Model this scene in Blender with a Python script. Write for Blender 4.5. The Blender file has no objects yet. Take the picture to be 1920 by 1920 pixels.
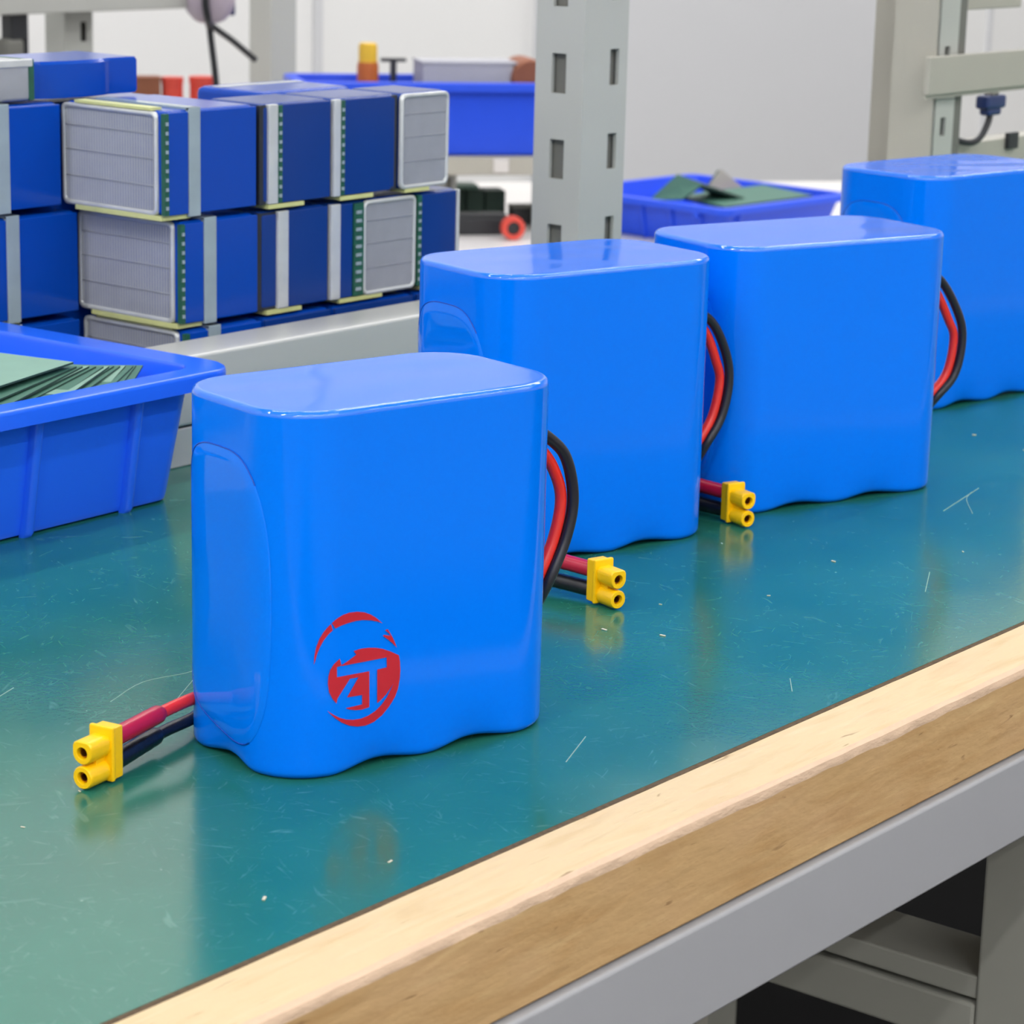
import bpy, bmesh, math, random
from mathutils import Vector, Matrix

random.seed(7)
S = bpy.context.scene
COL = S.collection

# ------------------------------------------------------------------ camera
cam_d = bpy.data.cameras.new('camera')
cam_d.sensor_fit = 'HORIZONTAL'
cam_d.sensor_width = 36.0
cam_d.lens = 4862.29 / 1920 * 36.0
cam_d.clip_start = 0.01
cam_d.clip_end = 50
cam_d.dof.use_dof = True
cam_d.dof.focus_distance = 0.53
cam_d.dof.aperture_fstop = 58.0
cam = bpy.data.objects.new('camera', cam_d)
COL.objects.link(cam)
fw = Vector((0.7609, 0.6015, -0.2432)).normalized()
rt = Vector((0.6248, -0.7804, 0.0247))
rt = (rt - fw * rt.dot(fw)).normalized()
up = rt.cross(fw)
cam.matrix_world = Matrix(((rt.x, up.x, -fw.x, -0.3548), (rt.y, up.y, -fw.y, -0.3141),
                           (rt.z, up.z, -fw.z, 0.1620), (0, 0, 0, 1)))
S.camera = cam

# ------------------------------------------------------------------ light and exposure
S.view_settings.view_transform = 'Standard'
S.view_settings.look = 'None'
S.view_settings.gamma = 1.0
S.view_settings.use_curve_mapping = False
S.view_settings.exposure = 0.0
S.cycles.max_bounces = 8
S.cycles.diffuse_bounces = 4
S.cycles.glossy_bounces = 4
S.cycles.use_denoising = True
S.cycles.caustics_reflective = False

w = bpy.data.worlds.new('world')
S.world = w
w.use_nodes = True
w.node_tree.nodes['Background'].inputs[0].default_value = (0.93, 0.96, 1.0, 1)
w.node_tree.nodes['Background'].inputs[1].default_value = 0.3

FLOOR_Z = -0.76
CEIL_Z = 1.95
tubes = []
for lx, ly, en in ((-1.75, -2.2, 17), (-0.6, -2.2, 13), (0.6, -2.2, 13), (1.8, -2.2, 10), (-1.75, -1.2, 17), (-0.6, -1.2, 6), (0.6, -1.2, 4),
                   (1.8, -1.2, 7), (-1.75, -0.1, 18), (-0.6, -0.1, 1.5), (0.6, 0.0, 1.5), (1.6, 0.1, 11), (2.8, 0.1, 16), (-1.4, 0.9, 11), (0.4, 0.95, 6), (1.5, 0.95, 15), (2.7, 0.95, 16)):
    ld = bpy.data.lights.new('ceiling_tube', 'AREA')
    ld.shape = 'RECTANGLE'
    ld.size = 0.9
    ld.size_y = 0.07
    ld.energy = en * 0.9
    ld.color = (0.99, 0.99, 1.0)
    lo = bpy.data.objects.new('ceiling_tube', ld)
    COL.objects.link(lo)
    lo.location = (lx, ly, CEIL_Z - 0.08)
    tubes.append(lo)


# ------------------------------------------------------------------ materials
def lin(r, g, b):
    f = lambda c: (c / 255 / 12.92) if c / 255 <= 0.04045 else ((c / 255 + 0.055) / 1.055) ** 2.4
    return (f(r), f(g), f(b), 1)


def mat(name, rgb, rough=0.5, metal=0.0, spec=0.5, var=0.06, scale=60.0, bump=0.0, bscale=200.0, coat=0.0,
        stretch=(1, 1, 1)):
    m = bpy.data.materials.new(name)
    m.use_nodes = True
    nt = m.node_tree
    b = nt.nodes['Principled BSDF']
    b.inputs['Roughness'].default_value = rough
    b.inputs['Metallic'].default_value = metal
    b.inputs['Specular IOR Level'].default_value = spec
    b.inputs['Coat Weight'].default_value = coat
    b.inputs['Coat Roughness'].default_value = 0.05
    tc = nt.nodes.new('ShaderNodeTexCoord')
    mp = nt.nodes.new('ShaderNodeMapping')
    mp.inputs['Scale'].default_value = stretch
    nt.links.new(tc.outputs['Object'], mp.inputs[0])
    n = nt.nodes.new('ShaderNodeTexNoise')
    n.inputs['Scale'].default_value = scale
    n.inputs['Detail'].default_value = 4
    nt.links.new(mp.outputs[0], n.inputs[0])
    mx = nt.nodes.new('ShaderNodeMix')
    mx.data_type = 'RGBA'
    c = lin(*rgb)
    mx.inputs[6].default_value = tuple(max(0, v * (1 - var)) for v in c[:3]) + (1,)
    mx.inputs[7].default_value = tuple(min(1, v * (1 + var)) for v in c[:3]) + (1,)
    nt.links.new(n.outputs[0], mx.inputs[0])
    nt.links.new(mx.outputs[2], b.inputs['Base Color'])
    if bump:
        n2 = nt.nodes.new('ShaderNodeTexNoise')
        n2.inputs['Scale'].default_value = bscale
        n2.inputs['Detail'].default_value = 3
        nt.links.new(mp.outputs[0], n2.inputs[0])
        bp = nt.nodes.new('ShaderNodeBump')
        bp.inputs['Strength'].default_value = bump
        bp.inputs['Distance'].default_value = 0.0006
        nt.links.new(n2.outputs[0], bp.inputs['Height'])
        nt.links.new(bp.outputs[0], b.inputs['Normal'])
    return m


M = {}
M['wall'] = mat('white_wall', (240, 239, 237), 0.7, var=0.02, scale=3)
M['wall_grey'] = mat('grey_wall', (216, 216, 218), 0.6, var=0.02, scale=3)
M['floor'] = mat('dark_floor', (12, 12, 12), 0.8, spec=0.05)
M['ceil'] = mat('white_ceiling', (235, 235, 235), 0.8)
M['blue'] = mat('glossy_blue_film', (0, 117, 243), 0.12, spec=0.14, var=0.015, scale=20, bump=0.02, bscale=25)
M['blue_top'] = mat('wrinkled_blue_film_dimmed', (0, 106, 232), 0.06, spec=0.2, var=0.02, scale=40, bump=0.07, bscale=45)  # same film as the sides, colour darkened to offset overhead light
M['blue_rim'] = mat('highlight_blue_film_rim', (0, 112, 238), 0.07, spec=0.85, var=0.01, bump=0.12, bscale=260)  # same film, gloss raised to put a highlight on the rim
M['blue_top'].node_tree.nodes['Principled BSDF'].inputs['IOR'].default_value = 1.32
M['blue_inner'] = mat('inner_blue_film', (0, 118, 242), 0.05, spec=0.25, var=0.01)
M['blue_seam'] = mat('blue_film_edge', (0, 62, 175), 0.2)
M['bin'] = mat('blue_bin_plastic', (36, 104, 248), 0.22, spec=0.6, var=0.04, bump=0.04, bscale=120)
M['bin_far'] = mat('far_bin_plastic', (38, 82, 225), 0.35, spec=0.4, var=0.04)
M['brick_blue'] = mat('dark_blue_wrap', (4, 68, 172), 0.16, spec=0.25, var=0.05, scale=30, bump=0.05, bscale=60)
M['brick_navy'] = mat('navy_wrap', (16, 56, 132), 0.25, spec=0.3, var=0.06)
M['plate'] = mat('grey_ribbed_plate', (166, 169, 174), 0.38, metal=0.3, var=0.1, scale=180)
M['silver'] = mat('silver_tape', (205, 208, 206), 0.25, metal=0.25, var=0.14, scale=160, bump=0.25, bscale=220)
M['band'] = mat('grey_green_tape', (150, 166, 172), 0.2, var=0.15, scale=120, bump=0.1, bscale=200)
M['green_pcb'] = mat('green_circuit_board', (30, 88, 66), 0.35, var=0.3, scale=300)
M['yellow_tape'] = mat('pale_yellow_tape', (205, 208, 140), 0.4, var=0.12, scale=200)
M['dark'] = mat('charcoal_plastic', (38, 40, 44), 0.4)
M['grey_steel'] = mat('grey_painted_steel', (182, 184, 178), 0.38, var=0.03, scale=30)
M['beam_steel'] = mat('light_grey_steel', (186, 187, 182), 0.33, var=0.03, scale=30)
M['rail_steel'] = mat('blue_grey_steel', (163, 164, 168), 0.36, var=0.03, scale=25, bump=0.04, bscale=300)
M['leg_steel'] = mat('olive_grey_steel', (152, 152, 143), 0.42, var=0.04)
M['beige_steel'] = mat('warm_grey_steel', (174, 171, 160), 0.4, var=0.03)
M['slot_dark'] = mat('slot_shade_and_grey', (112, 112, 106), 0.7)  # grey carries the shade inside slots; also serves plain grey parts
M['channel'] = mat('channel_shade', (56, 54, 48), 0.7)  # shade of the open post channel as a colour
M['board'] = mat('green_insulation_board', (62, 108, 92), 0.5, var=0.12, scale=150)
M['board_light'] = mat('pale_green_board', (122, 158, 142), 0.5, var=0.08, scale=150)
M['board_edge'] = mat('dark_green_board_and_shade', (34, 62, 52), 0.55, var=0.1)  # also carries the shade of board gaps and of one underside
M['yellow'] = mat('yellow_nylon', (255, 198, 0), 0.38, var=0.02, bump=0.03, bscale=900)
M['brass'] = mat('brass_socket', (176, 112, 52), 0.3, metal=0.9)
M['red_wire'] = mat('red_silicone', (226, 44, 34), 0.35, var=0.03)
M['red_sleeve'] = mat('crimson_heat_shrink', (176, 20, 54), 0.3, var=0.06, scale=400)
M['black_wire'] = mat('black_silicone', (24, 26, 36), 0.38)
M['black_sleeve'] = mat('black_heat_shrink', (20, 22, 28), 0.3, bump=0.2, bscale=500)
M['logo'] = mat('red_print', (186, 32, 48), 0.4, spec=0.3, var=0.01)
M['brown'] = mat('brown_card', (140, 84, 58), 0.6)
M['orange'] = mat('orange_plastic', (198, 104, 40), 0.5)
M['tape_yellow'] = mat('yellow_plastic', (236, 190, 50), 0.45)
M['red_plastic'] = mat('red_plastic', (214, 72, 58), 0.45)
M['card'] = mat('grey_carton', (172, 172, 178), 0.6)
M['lilac'] = mat('lilac_plastic', (180, 168, 182), 0.4)
M['navy'] = mat('navy_plastic', (32, 52, 104), 0.35)
M['white_top'] = mat('white_laminate', (214, 210, 206), 0.35)
M['beige_card'] = mat('beige_card', (190, 182, 174), 0.6)


def mat_mat():
    """green bench mat: fine pale scratches and scuffs over teal rubber"""
    m = mat('green_bench_mat', (22, 112, 104), 0.2, spec=0.62)
    nt = m.node_tree
    b = nt.nodes['Principled BSDF']
    N, L = nt.nodes.new, nt.links.new
    tc = N('ShaderNodeTexCoord')

    def noise(scale, stretch, rot, detail=3, dist=0.0):
        mr = N('ShaderNodeMapping')
        mr.inputs['Rotation'].default_value = (0, 0, rot)
        L(tc.outputs['Object'], mr.inputs[0])
        mp = N('ShaderNodeMapping')
        mp.inputs['Scale'].default_value = stretch
        L(mr.outputs[0], mp.inputs[0])
        n = N('ShaderNodeTexNoise')
        n.inputs['Scale'].default_value = scale
        n.inputs['Detail'].default_value = detail
        n.inputs['Distortion'].default_value = dist
        L(mp.outputs[0], n.inputs[0])
        return n.outputs[0]

    def ramp(src, a, bb):
        r = N('ShaderNodeMapRange')
        r.inputs[1].default_value = a
        r.inputs[2].default_value = bb
        L(src, r.inputs[0])
        return r.outputs[0]

    def mixc(f, a, bb):
        x = N('ShaderNodeMix')
        x.data_type = 'RGBA'
        L(f, x.inputs[0])
        for k, v in ((6, a), (7, bb)):
            if isinstance(v, tuple):
                x.inputs[k].default_value = v
            else:
                L(v, x.inputs[k])
        return x.outputs[2]

    base = mixc(ramp(noise(18, (1, 1, 1), 0, 5), 0.3, 0.7), lin(26, 100, 84), lin(38, 112, 94))
    scr = None
    for k, (sc, ro) in enumerate(((330, 0.5), (430, 1.25), (300, 2.0), (380, 2.75))):
        f = ramp(noise(sc, (0.30, 1.5, 1), ro, 2, 1.6), 0.66, 0.80)
        if scr is None:
            scr = f
        else:
            q = N('ShaderNodeMath')
            q.operation = 'MAXIMUM'
            L(scr, q.inputs[0])
            L(f, q.inputs[1])
            scr = q.outputs[0]
    half = N('ShaderNodeMath')
    half.operation = 'MULTIPLY'
    L(scr, half.inputs[0])
    half.inputs[1].default_value = 0.24
    c1 = mixc(half.outputs[0], base, lin(120, 170, 158))
    spk = ramp(noise(420, (1, 1, 1), 0, 2), 0.77, 0.82)
    c2 = mixc(spk, c1, lin(150, 190, 178))
    drk = ramp(noise(230, (1, 1, 1), 0.7, 1), 0.83, 0.85)
    c3 = mixc(drk, c2, lin(10, 40, 40))
    L(c3, b.inputs['Base Color'])
    rr = N('ShaderNodeMapRange')
    rr.inputs[1].default_value = 0.3
    rr.inputs[2].default_value = 0.7
    rr.inputs[3].default_value = 0.15
    rr.inputs[4].default_value = 0.21
    L(noise(35, (1, 1, 1), 0, 5), rr.inputs[0])
    L(rr.outputs[0], b.inputs['Roughness'])
    bp = N('ShaderNodeBump')
    bp.inputs['Strength'].default_value = 0.07
    bp.inputs['Distance'].default_value = 0.0003
    L(noise(700, (1, 1, 1), 0, 4), bp.inputs['Height'])
    L(bp.outputs[0], b.inputs['Normal'])
    return m


def mat_wood(name, rgb, fleck, dark_amt, pale):
    m = mat(name, rgb, 0.65, spec=0.2, var=0.03, scale=40, bump=0.5, bscale=420, stretch=(0.3, 1, 1))
    nt = m.node_tree
    b = nt.nodes['Principled BSDF']
    N, L = nt.nodes.new, nt.links.new
    tc = N('ShaderNodeTexCoord')
    src = b.inputs['Base Color'].links[0].from_socket

    def layer(src, scale, stretch, a, bb, col, amt=1.0, dist=0.0, off=0.0):
        mp = N('ShaderNodeMapping')
        mp.inputs['Scale'].default_value = stretch
        mp.inputs['Location'].default_value = (off, off, off)
        L(tc.outputs['Object'], mp.inputs[0])
        n = N('ShaderNodeTexNoise')
        n.inputs['Scale'].default_value = scale
        n.inputs['Detail'].default_value = 3
        n.inputs['Distortion'].default_value = dist
        L(mp.outputs[0], n.inputs[0])
        r = N('ShaderNodeMapRange')
        r.inputs[1].default_value = a
        r.inputs[2].default_value = bb
        r.inputs[4].default_value = amt
        L(n.outputs[0], r.inputs[0])
        x = N('ShaderNodeMix')
        x.data_type = 'RGBA'
        L(r.outputs[0], x.inputs[0])
        L(src, x.inputs[6])
        x.inputs[7].default_value = col
        return x.outputs[2]
    c = layer(src, 260, (0.16, 1, 1), 0.50, 0.72, fleck, 0.55, 0.4)
    c = layer(c, 330, (0.12, 1, 1), 0.56, 0.72, pale, 0.45, 0.5, 3.0)
    c = layer(c, 55, (0.6, 1, 1), 0.5, 0.75, lin(206, 170, 140), 0.22)
    c = layer(c, 520, (0.16, 1.1, 1), 0.68, 0.74, lin(112, 80, 50), dark_amt, 0.8, 1.0)
    c = layer(c, 210, (1, 1, 1), 0.775, 0.80, lin(66, 50, 36), 0.9, 0.0, 2.0)
    L(c, b.inputs['Base Color'])
    return m


M['mat'] = mat_mat()
M['wood'] = mat_wood('bare_fibreboard_top', (207, 184, 146), lin(192, 163, 120), 0.6, lin(216, 196, 162))
M['wood_front'] = mat_wood('bare_fibreboard_front', (190, 156, 110), lin(172, 134, 86), 0.6, lin(208, 178, 130))
M['wood_worn'] = mat('worn_fibreboard', (206, 178, 152), 0.85, spec=0.1, var=0.14, scale=380, bump=1.0, bscale=420,
                     stretch=(0.4, 1, 1))
M['groove'] = mat('dark_joint', (92, 78, 62), 0.9, spec=0.1, var=0.6, scale=900)


# ------------------------------------------------------------------ helpers
def tag(o, label=None, cat=None, group=None, kind=None):
    if label:
        o['label'] = label
    if cat:
        o['category'] = cat
    if group:
        o['group'] = group
    if kind:
        o['kind'] = kind
    return o


def obj(name, bm, m, parent=None, smooth=False, angle=None):
    me = bpy.data.meshes.new(name)
    bmesh.ops.recalc_face_normals(bm, faces=bm.faces[:])
    bm.to_mesh(me)
    bm.free()
    if smooth:
        for p in me.polygons:
            p.use_smooth = True
        if angle is not None:
            me.set_sharp_from_angle(angle=math.radians(angle))
    for mm in (m if isinstance(m, (list, tuple)) else [m]):
        me.materials.append(mm)
    o = bpy.data.objects.new(name, me)
    COL.objects.link(o)
    if smooth and angle is not None:
        wn = o.modifiers.new('weighted_normal', 'WEIGHTED_NORMAL')
        wn.keep_sharp = True
    if parent is not None:
        o.parent = parent
    return o


def thing(name, label, cat, loc=(0, 0, 0), rz=0.0, group=None):
    o = bpy.data.objects.new(name, None)
    o.empty_display_size = 0.01
    COL.objects.link(o)
    o.location = loc
    o.rotation_euler = (0, 0, rz)
    return tag(o, label, cat, group)


def box(bm, x0, x1, y0, y1, z0, z1, bev=0.0, seg=2):
    t = bmesh.new()
    vs = [t.verts.new((x, y, z)) for x in (x0, x1) for y in (y0, y1) for z in (z0, z1)]
    for f in ((0, 1, 3, 2), (4, 6, 7, 5), (0, 4, 5, 1), (2, 3, 7, 6), (0, 2, 6, 4), (1, 5, 7, 3)):
        t.faces.new([vs[i] for i in f])
    if bev:
        bmesh.ops.bevel(t, geom=t.edges[:], offset=bev, segments=seg, affect='EDGES', profile=0.5)
    join(bm, t)
    return bm


def join(bm, t, mtx=None):
    if mtx is not None:
        t.transform(mtx)
    vm = {v: bm.verts.new(v.co) for v in t.verts}
    for f in t.faces:
        try:
            nf = bm.faces.new([vm[v] for v in f.verts])
            nf.material_index = f.material_index
            nf.smooth = f.smooth
        except ValueError:
            pass
    t.free()


def bx(*a, **k):
    return box(bmesh.new(), *a, **k)


def spline(pts, n=10):
    P = [Vector(p) for p in pts]
    P = [2 * P[0] - P[1]] + P + [2 * P[-1] - P[-2]]
    out = []
    for i in range(1, len(P) - 2):
        a, b, c, d = P[i - 1:i + 3]
        for k in range(n):
            t = k / n
            out.append(0.5 * ((2 * b) + (c - a) * t + (2 * a - 5 * b + 4 * c - d) * t * t + (3 * b - a - 3 * c + d) * t ** 3))
    out.append(P[-2])
    return out


def tube(path, rad, seg=14, cap=True):
    """sweep a circle along path; rad may be a list"""
    bm = bmesh.new()
    rings = []
    n = None
    for i, p in enumerate(path):
        t = (path[min(i + 1, len(path) - 1)] - path[max(i - 1, 0)]).normalized()
        if n is None:
            n = t.orthogonal().normalized()
        n = (n - t * n.dot(t)).normalized()
        b = t.cross(n)
        r = rad[i] if isinstance(rad, (list, tuple)) else rad
        rings.append([bm.verts.new(p + (n * math.cos(2 * math.pi * k / seg) + b * math.sin(2 * math.pi * k / seg)) * r)
                      for k in range(seg)])
    for a, c in zip(rings, rings[1:]):
        for k in range(seg):
            bm.faces.new((a[k], a[(k + 1) % seg], c[(k + 1) % seg], c[k]))
    if cap:
        bm.faces.new(rings[0][::-1])
        bm.faces.new(rings[-1])
    return bm


def ringsweep(rings, cap0=True, cap1=True):
    bm = bmesh.new()
    R = [[bm.verts.new(p) for p in r] for r in rings]
    n = len(R[0])
    for a, c in zip(R, R[1:]):
        for k in range(n):
            bm.faces.new((a[k], a[(k + 1) % n], c[(k + 1) % n], c[k]))
    if cap0:
        bm.faces.new(R[0][::-1])
    if cap1:
        bm.faces.new(R[-1])
    return bm


def rrect(W, D, r, n=8, z=0.0, cx=0.0, cy=0.0):
    out = []
    for sx, sy, a0 in ((1, 1, 0), (-1, 1, 90), (-1, -1, 180), (1, -1, 270)):
        for k in range(n + 1):
            a = math.radians(a0 + 90 * k / n)
            out.append((cx + sx * (W / 2 - r) + r * math.cos(a), cy + sy * (D / 2 - r) + r * math.sin(a), z))
    return out


def struct(name, bm, m, parent=None):
    o = obj(name, bm, m, parent)
    if parent is None:
        o['kind'] = 'structure'
    return o


# ------------------------------------------------------------------ room shell
XL, XR, YF, YB = -2.2, 4.6, -2.6, 1.55
struct('floor', bx(XL, XR, YF, YB, FLOOR_Z - 0.05, FLOOR_Z), M['floor'])
struct('ceiling', bx(XL, XR, YF, YB, CEIL_Z, CEIL_Z + 0.05), M['ceil'])
struct('wall_back', bx(XL, XR, YB, YB + 0.06, FLOOR_Z, CEIL_Z), M['wall'])
struct('wall_front', bx(XL, XR, YF - 0.06, YF, FLOOR_Z, CEIL_Z), M['wall'])
struct('wall_left', bx(XL - 0.06, XL, YF, YB, FLOOR_Z, CEIL_Z), M['wall'])
struct('wall_right', bx(XR, XR + 0.06, YF, YB, FLOOR_Z, CEIL_Z), M['wall'])
# added grey panel, dimmer light put into its colour, and the panel joints
struct('wall_dim_panel', bx(2.02, 2.86, YB - 0.03, YB, FLOOR_Z, CEIL_Z), M['wall_grey'])
for k, x in enumerate((1.655, 3.10)):
    struct('trim_%d' % (k + 1), bx(x - 0.006, x + 0.006, YB - 0.004, YB, FLOOR_Z, CEIL_Z), M['wall_grey'])

# ------------------------------------------------------------------ work bench
bench = thing('workbench', 'long workbench with green mat top, bare wooden front edge and grey steel frame', 'workbench')
BX0, BX1 = -0.40, 1.10
EY, FY = -0.0585, -0.0755            # mat edge, front face of the wooden edging
obj('tabletop', bx(BX0, BX1, EY + 0.0006, 0.205, -0.0192, -0.0016), M['wood'], bench)
obj('surface_mat', bx(BX0, BX1, EY, 0.205, -0.0016, 0.0), M['mat'], bench)
# wooden edging: cross-section swept along X with a worn, uneven arris
t = bmesh.new()
rows = []
NX = 300
rng = random.Random(3)
wob = [rng.uniform(-1, 1) for _ in range(NX + 1)]
wob = [sum(wob[max(0, i - 2):i + 3]) / 5 for i in range(NX + 1)]
slow = [math.sin(i * 0.11) * 0.5 + math.sin(i * 0.043 + 1) * 0.5 for i in range(NX + 1)]
for i in range(NX + 1):
    x = BX0 + (BX1 - BX0) * i / NX
    b1 = 0.0013 + 0.0005 * wob[i] + 0.0004 * slow[i]
    b2 = 0.0012 + 0.0005 * wob[(i * 7) % NX] - 0.0003 * slow[i]
    e = EY - 0.0008 + 0.00015 * wob[(i * 3) % NX]
    rows.append([t.verts.new(p) for p in ((x, e, -0.0192), (x, e, -0.0006), (x, e - 0.0005, -0.0001), (x, FY + b1 + 0.0008, -0.0002 + 0.0001 * wob[i]),
                                          (x, FY + b1 * 0.5, -b2 * 0.35), (x, FY, -b2 - 0.0006), (x, FY + 0.0002, -0.0186), (x, FY + 0.0007, -0.0192))])
for a, c in zip(rows, rows[1:]):
    for k in range(8):
        f = t.faces.new((a[k], a[(k + 1) % 8], c[(k + 1) % 8], c[k]))
        f.material_index = 1 if k in (3, 4) else (2 if k > 4 else 0)
t.faces.new(rows[0])
t.faces.new(rows[-1][::-1])
obj('wooden_edging', t, [M['wood'], M['wood_worn'], M['wood_front']], bench, smooth=True, angle=28)
obj('edge_joint', bx(BX0, BX1, EY - 0.0012, EY + 0.0001, -0.006, -0.00004), M['groove'], bench)
# apron rail: box section with rounded edges, slightly proud of the wood
obj('front_rail', bx(BX0, BX1, FY - 0.0012, FY + 0.03, -0.0388, -0.0196, bev=0.0009), M['rail_steel'], bench, smooth=True, angle=50)
obj('rear_rail', bx(BX0, BX1, 0.17, 0.20, -0.0388, -0.0196, bev=0.0009), M['rail_steel'], bench, smooth=True, angle=50)
scr = bmesh.new()
for pts in ([(0.0362, 0.0080), (0.0490, 0.0112), (0.0560, 0.0160)], [(-0.0230, 0.0475), (-0.0100, 0.0520), (0.0020, 0.0500), (0.0090, 0.0555)],
            [(-0.0150, 0.0380), (0.0050, 0.0500)], [(0.232, 0.006), (0.262, 0.012)], [(0.2350, -0.0010), (0.2480, 0.0080), (0.2560, 0.0110)],
            [(0.075, -0.048), (0.082, -0.043)], [(0.010, -0.040), (0.024, -0.034)], [(0.160, -0.030), (0.176, -0.022)], [(-0.05, 0.06), (-0.03, 0.068)]):
    join(scr, tube(spline([(x, y, 0.00001) for x, y in pts], 5), 0.00009, seg=5))
obj('scratch_marks', scr, mat('pale_scratch', (150, 176, 160), 0.5), bench)['kind'] = 'stuff'
scr = bmesh.new()
rg = random.Random(11)
for k in range(26):
    x, y, r = rg.uniform(-0.12, 0.33), rg.uniform(-0.05, 0.05), rg.uniform(0.0002, 0.0005)
    if abs(x) < 0.05 and abs(y) < 0.045:
        continue
    a = rg.uniform(0, 3.1)
    t_ = bx(-r * 1.6, r * 1.6, -r * 0.6, r * 0.6, 0, r * 0.5, bev=r * 0.2, seg=1)
    join(scr, t_, Matrix.Translation((x, y, 0.00001)) @ Matrix.Rotation(a, 4, 'Z'))
obj('crumbs', scr, mat('pale_crumb', (206, 200, 180), 0.6), bench)['kind'] = 'stuff'
LX = 0.176
for lx in (BX0 + 0.05, LX, BX1 - 0.1):
    for ly0, ly1 in ((FY + 0.0015, FY + 0.0335), (0.168, 0.20)):
        obj('leg', bx(lx, lx + 0.03, ly0, ly1, FLOOR_Z, -0.0386, bev=0.0012), M['leg_steel'], bench, smooth=True, angle=50)
    obj('side_brace', bx(lx + 0.001, lx + 0.024, FY + 0.0335, 0.168, -0.1047, -0.0987, bev=0.0006), M['leg_steel'], bench)
    obj('side_brace', bx(lx, lx + 0.026, FY + 0.0335, 0.168, -0.1177, -0.1058, bev=0.0008), M['leg_steel'], bench)
for zz, yy in ((-0.134, 0.055), (-0.124, 0.150)):
    obj('stretcher', bx(BX0 + 0.08, LX + 0.001, yy, yy + 0.014, zz - 0.013, zz, bev=0.001), M['leg_steel'], bench)
obj('gusset_plate', bx(LX - 0.016, LX - 0.0002, 0.035, 0.038, -0.137, -0.1177), M['beige_steel'], bench)


# ------------------------------------------------------------------ battery packs
RC = 0.01176


def pack_outline(W, D, r, inset=0.0, n_arc=14, n_l=36, n_s=18):
    """closed outline (counter-clockwise) with, at each point, how far it lies between two cells (0..1)"""
    pts = []

    def val_l(x):
        return 0.5 - 0.5 * math.cos(2 * math.pi * x / (W / 3.0)) if abs(x) < W / 3.0 else 0.0

    def val_s(y):
        return 0.5 + 0.5 * math.cos(2 * math.pi * y / (D / 2.0)) if abs(y) < D / 4.0 else 0.0
    w, d = W / 2, D / 2
    for (cx, cy, a0) in ((w - r, -d + r, -90), (w - r, d - r, 0), (-w + r, d - r, 90), (-w + r, -d + r, 180)):
        for k in range(n_arc + 1):
            a = math.radians(a0 + 90 * k / n_arc)
            pts.append((cx + r * math.cos(a), cy + r * math.sin(a), math.cos(a), math.sin(a)))
        if a0 == -90:
            for k in range(1, n_s):
                pts.append((w, -d + r + (2 * d - 2 * r) * k / n_s, 1, 0))
        elif a0 == 0:
            for k in range(1, n_l):
                pts.append((w - r - (2 * w - 2 * r) * k / n_l, d, 0, 1))
        elif a0 == 90:
            for k in range(1, n_s):
                pts.append((-w, d - r - (2 * d - 2 * r) * k / n_s, -1, 0))
        else:
            for k in range(1, n_l):
                pts.append((-w + r + (2 * w - 2 * r) * k / n_l, -d, 0, -1))
    out = []
    for x, y, nx, ny in pts:
        v = val_l(x) * abs(ny) + val_s(y) * abs(nx)
        out.append((x - nx * inset, y - ny * inset, v, nx, ny))
    return out


FIL = 0.0012


def pack_body(W, D, H, seed):
    rings = []
    NOTCH, LIFT = 0.0011, 0.0010
    for z, ins, am in ((0.0005, 0.0026, 1.0), (0.0, 0.0014, 1.0), (0.0002, 0.0007, 1.0), (0.0007, 0.0002, 0.92), (0.0013, 0.0, 0.8), (0.0022, 0.0, 0.62),
                       (0.0034, 0.0, 0.42), (0.0048, 0.0, 0.25), (0.0065, 0.0, 0.11), (0.0085, 0.0, 0.03), (0.012, 0.0, 0.0)):
        rings.append([(x - nx * NOTCH * am * v, y - ny * NOTCH * am * v, z + LIFT * am * v) for x, y, v, nx, ny in pack_outline(W, D, RC, ins)])
    for k in range(1, 9):
        z = 0.012 + (H - FIL - 0.012) * k / 8
        rings.append([(x, y, z) for x, y, *_ in pack_outline(W, D, RC)])
    return ringsweep(rings, cap0=True, cap1=False)


def pack_top(W, D, H, seed):
    """rounded rim and slightly puckered top sheet, a grid of concentric rings"""
    rg = random.Random(seed)
    bm = bmesh.new()
    ph = [rg.uniform(0, 6.28) for _ in range(6)]
    f1, f2, f3 = rg.uniform(90, 150), rg.uniform(120, 190), rg.uniform(60, 110)
    base = pack_outline(W, D, RC, FIL)

    def zz(x, y, k):
        q = (math.sin(x * f1 + ph[0] + 1.6 * math.sin(y * 130 + ph[1])) * math.sin(y * f2 + ph[2] + 1.2 * math.sin(x * 80 + ph[4])) +
             0.6 * math.sin(x * f3 - y * 150 + ph[3]))
        return H + 0.00007 * q * min(1, (1 - k) * 5)
    R = []
    for k in range(0, 8):
        a = math.pi / 2 * k / 8
        R.append([bm.verts.new((x, y, H - FIL + FIL * math.sin(a))) for x, y, *_ in pack_outline(W, D, RC, FIL * (1 - math.cos(a)))])
    for s in (1.0, 0.97, 0.93, 0.88, 0.8, 0.7, 0.6, 0.5, 0.4, 0.3, 0.2, 0.1):
        R.append([bm.verts.new((x * s, y * s, zz(x * s, y * s, s))) for x, y, *_ in base])
    n = len(base)
    for i, (a, c) in enumerate(zip(R, R[1:])):
        for k in range(n):
            bm.faces.new((a[k], a[(k + 1) % n], c[(k + 1) % n], c[k])).material_index = 1 if i < 8 else 0
    bm.faces.new(R[-1])
    return bm


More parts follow.
